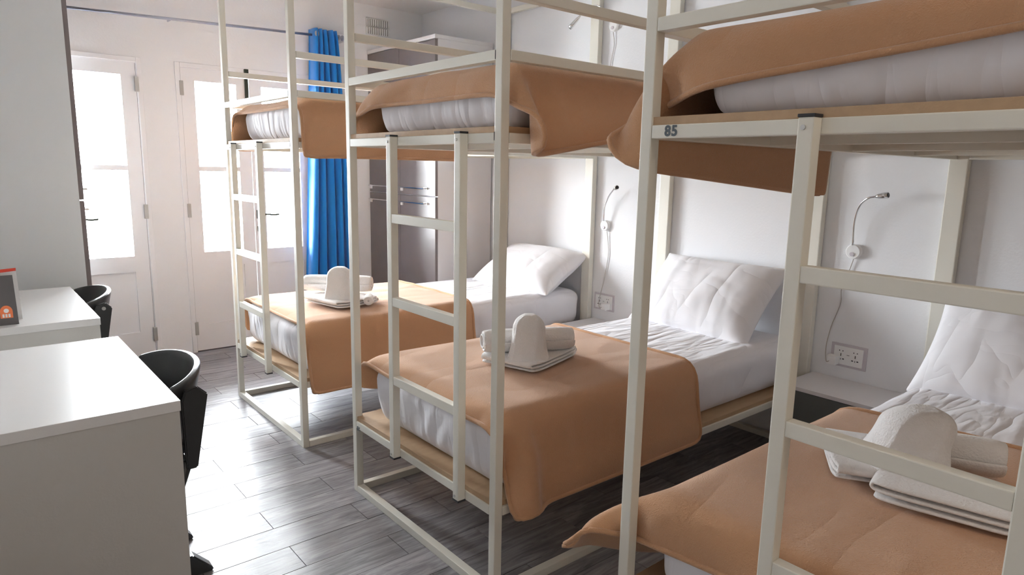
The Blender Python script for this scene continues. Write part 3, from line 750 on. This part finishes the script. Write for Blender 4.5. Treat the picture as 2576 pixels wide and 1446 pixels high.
# nearest bed
zt = .597
towel_flat('long folded towel with looped edges in front, on the lower nearest bed', (.545, -.625, zt), .30, .20, -1.35, 8, 3, .016)
towel_flat('small folded towel at the left of the pile on the lower nearest bed', (.60, -.385, zt), .25, .15, .55, 9, 3, .018)
towel_arch('upright bent towel slumping to the right on the lower nearest bed', (.62, -.485, zt + .03), .155, .17, .13, -.80, (.28, .0), 10)
towel_roll('rolled towel lying at the back of the pile on the lower nearest bed', (.74, -.46, zt + .052), (.82, -.66, zt + .052), .055, 11)

# ------------------------------------------------------------------ reading lamps, sockets
def lamp(label, pc, ctrl, head, cord, plug=None):
    t = thing('reading_lamp', label, 'reading lamp', (XR, pc[0], pc[1]), 'gooseneck reading lamps on the right wall')
    link('wall_disc', tube_mesh([(XR, pc[0], pc[1]), (XR - .018, pc[0], pc[1]), (XR - .022, pc[0], pc[1])], [.034, .034, .030], 28), M_PLASTIC, t)
    link('switch', tube_mesh([(XR - .022, pc[0] + .003, pc[1] - .012), (XR - .026, pc[0] + .003, pc[1] - .012)], .010, 14), M_PLATE, t)
    link('gooseneck', tube_mesh(smooth_curve(ctrl, 8), .0048, 8), M_CHROME, t, True)
    a, b = Vector(head[0]), Vector(head[1])
    link('lamp_head', tube_mesh([a, a.lerp(b, .25), a.lerp(b, .6), b], [.006, .011, .013, .0135], 16), M_CHROME, t, True)
    link('lens', tube_mesh([b, b + (b - a).normalized() * .003], .0105, 14), M_CAP, t)
    if cord: link('cord', tube_mesh(smooth_curve(cord, 8), .0022, 6), M_CORD, t, True)
    if plug: 
        box('plug', (XR - .052, plug[0] - .022, plug[1] - .022), (XR - .008, plug[0] + .022, plug[1] + .022), M_PLASTIC, t, .006)
x_ = XR - .03
lamp('silver gooseneck reading lamp on the wall between the middle and nearest bunks', (.268, 1.014),
     [(x_, .268, 1.045), (x_ - .01, .268, 1.147), (x_ - .03, .245, 1.225), (x_ - .05, .205, 1.262), (x_ - .05, .172, 1.272)],
     ((x_ - .05, .172, 1.272), (x_ - .05, .122, 1.280)),
     [(XR - .01, .266, .98), (XR - .006, .29, .89), (XR - .006, .308, .83), (XR - .006, .305, .76), (XR - .008, .335, .65), (XR - .02, .345, .55), (XR - .05, .325, .485), (XR - .05, .308, .488)], (.303, .492))
lamp('gooseneck reading lamp on the wall between the two far lower beds', (1.816, 1.016),
     [(x_, 1.812, 1.045), (x_ - .01, 1.80, 1.135), (x_ - .02, 1.765, 1.197), (x_ - .04, 1.712, 1.24), (x_ - .05, 1.69, 1.252)],
     ((x_ - .05, 1.69, 1.252), (x_ - .08, 1.645, 1.262)),
     [(XR - .01, 1.80, .985), (XR - .006, 1.788, .90), (XR - .006, 1.784, .82), (XR - .006, 1.806, .68), (XR - .012, 1.822, .60), (XR - .03, 1.825, .53), (XR - .05, 1.80, .49), (XR - .05, 1.775, .495)], (1.768, .497))
lamp('gooseneck reading lamp high on the wall above the upper middle bed', (1.815, 2.225),
     [(x_, 1.835, 2.25), (x_ - .02, 1.87, 2.32), (x_ - .03, 1.93, 2.352), (x_ - .05, 2.01, 2.33), (x_ - .06, 2.03, 2.30)],
     ((x_ - .06, 2.03, 2.30), (x_ - .09, 2.085, 2.235)),
     [(XR - .01, 1.82, 2.19), (XR - .006, 1.812, 2.12), (XR - .006, 1.83, 2.02), (XR - .006, 1.85, 1.90), (XR - .006, 1.83, 1.72)])
def socket(label, ya, yb, za, zb):
    t = thing('wall_socket', label, 'socket', (XR, (ya + yb) / 2, (za + zb) / 2), 'double wall sockets beside the beds')
    box('surround', (XR - .006, ya, za), (XR, yb, zb), M_PLATE, t, .002)
    f = box('face_plate', (XR - .010, ya + .016, za + .012), (XR - .005, yb - .016, zb - .012), M_PLASTIC, t, .0015)
    bm = bmesh.new(); w = yb - ya; x0, x1 = XR - .0108, XR - .0095
    for cy in (ya + w * .30, ya + w * .70):
        zc = (za + zb) / 2
        for dy in (-.008, .008): add_box(bm, (x0, cy + dy - .002, zc + .020), (x1, cy + dy + .002, zc + .025))
        add_box(bm, (x0, cy - .0018, zc - .004), (x1, cy + .0018, zc + .010))
        for dy in (-.012, .012): add_box(bm, (x0, cy + dy - .004, zc - .019), (x1, cy + dy + .004, zc - .014))
        add_box(bm, (x0, cy - .0012, zc - .022), (x1, cy + .0012, zc - .014))
    add_box(bm, (x0, (ya + yb) / 2 - .006, (za + zb) / 2 + .004), (x1, (ya + yb) / 2 + .006, (za + zb) / 2 + .006))
    link('pin_holes', bm_mesh(bm), M_CAP, t)
socket('double wall socket with white plug, beside the nearest bed', .16, .326, .46, .572)
socket('double wall socket with white plug, between the two far beds', 1.716, 1.889, .465, .575)

# ------------------------------------------------------------------ bedside cabinets
def nightstand(ya, yb, label, z=.402):
    t = thing('bedside_cabinet', label, 'cabinet', (1.85, (ya + yb) / 2, 0), 'bedside cabinets between the bunks')
    box('cabinet_top', (1.695, ya, z - .018), (XR - .002, yb, z), M_LWHITE, t, .001)
    boxes('carcass', [((1.72, ya + .004, .04), (XR - .004, ya + .02, z - .018)), ((1.72, yb - .02, .04), (XR - .004, yb - .004, z - .018)), ((1.72, ya + .02, .04), (XR - .004, yb - .02, .056))], M_NSTAND, t)
    d = box('door', (1.70, ya + .006, .045), (1.719, yb - .006, z - .022), M_NSTAND, t, .001)
    boxes('plinth', [((1.74, ya + .02, 0), (XR - .02, yb - .02, .04))], M_GAP, t)
nightstand(-.045, .405, 'white topped grey bedside cabinet between the middle and nearest bunks')
nightstand(1.415, 1.885, 'white topped bedside cabinet mostly hidden between the two far bunks')
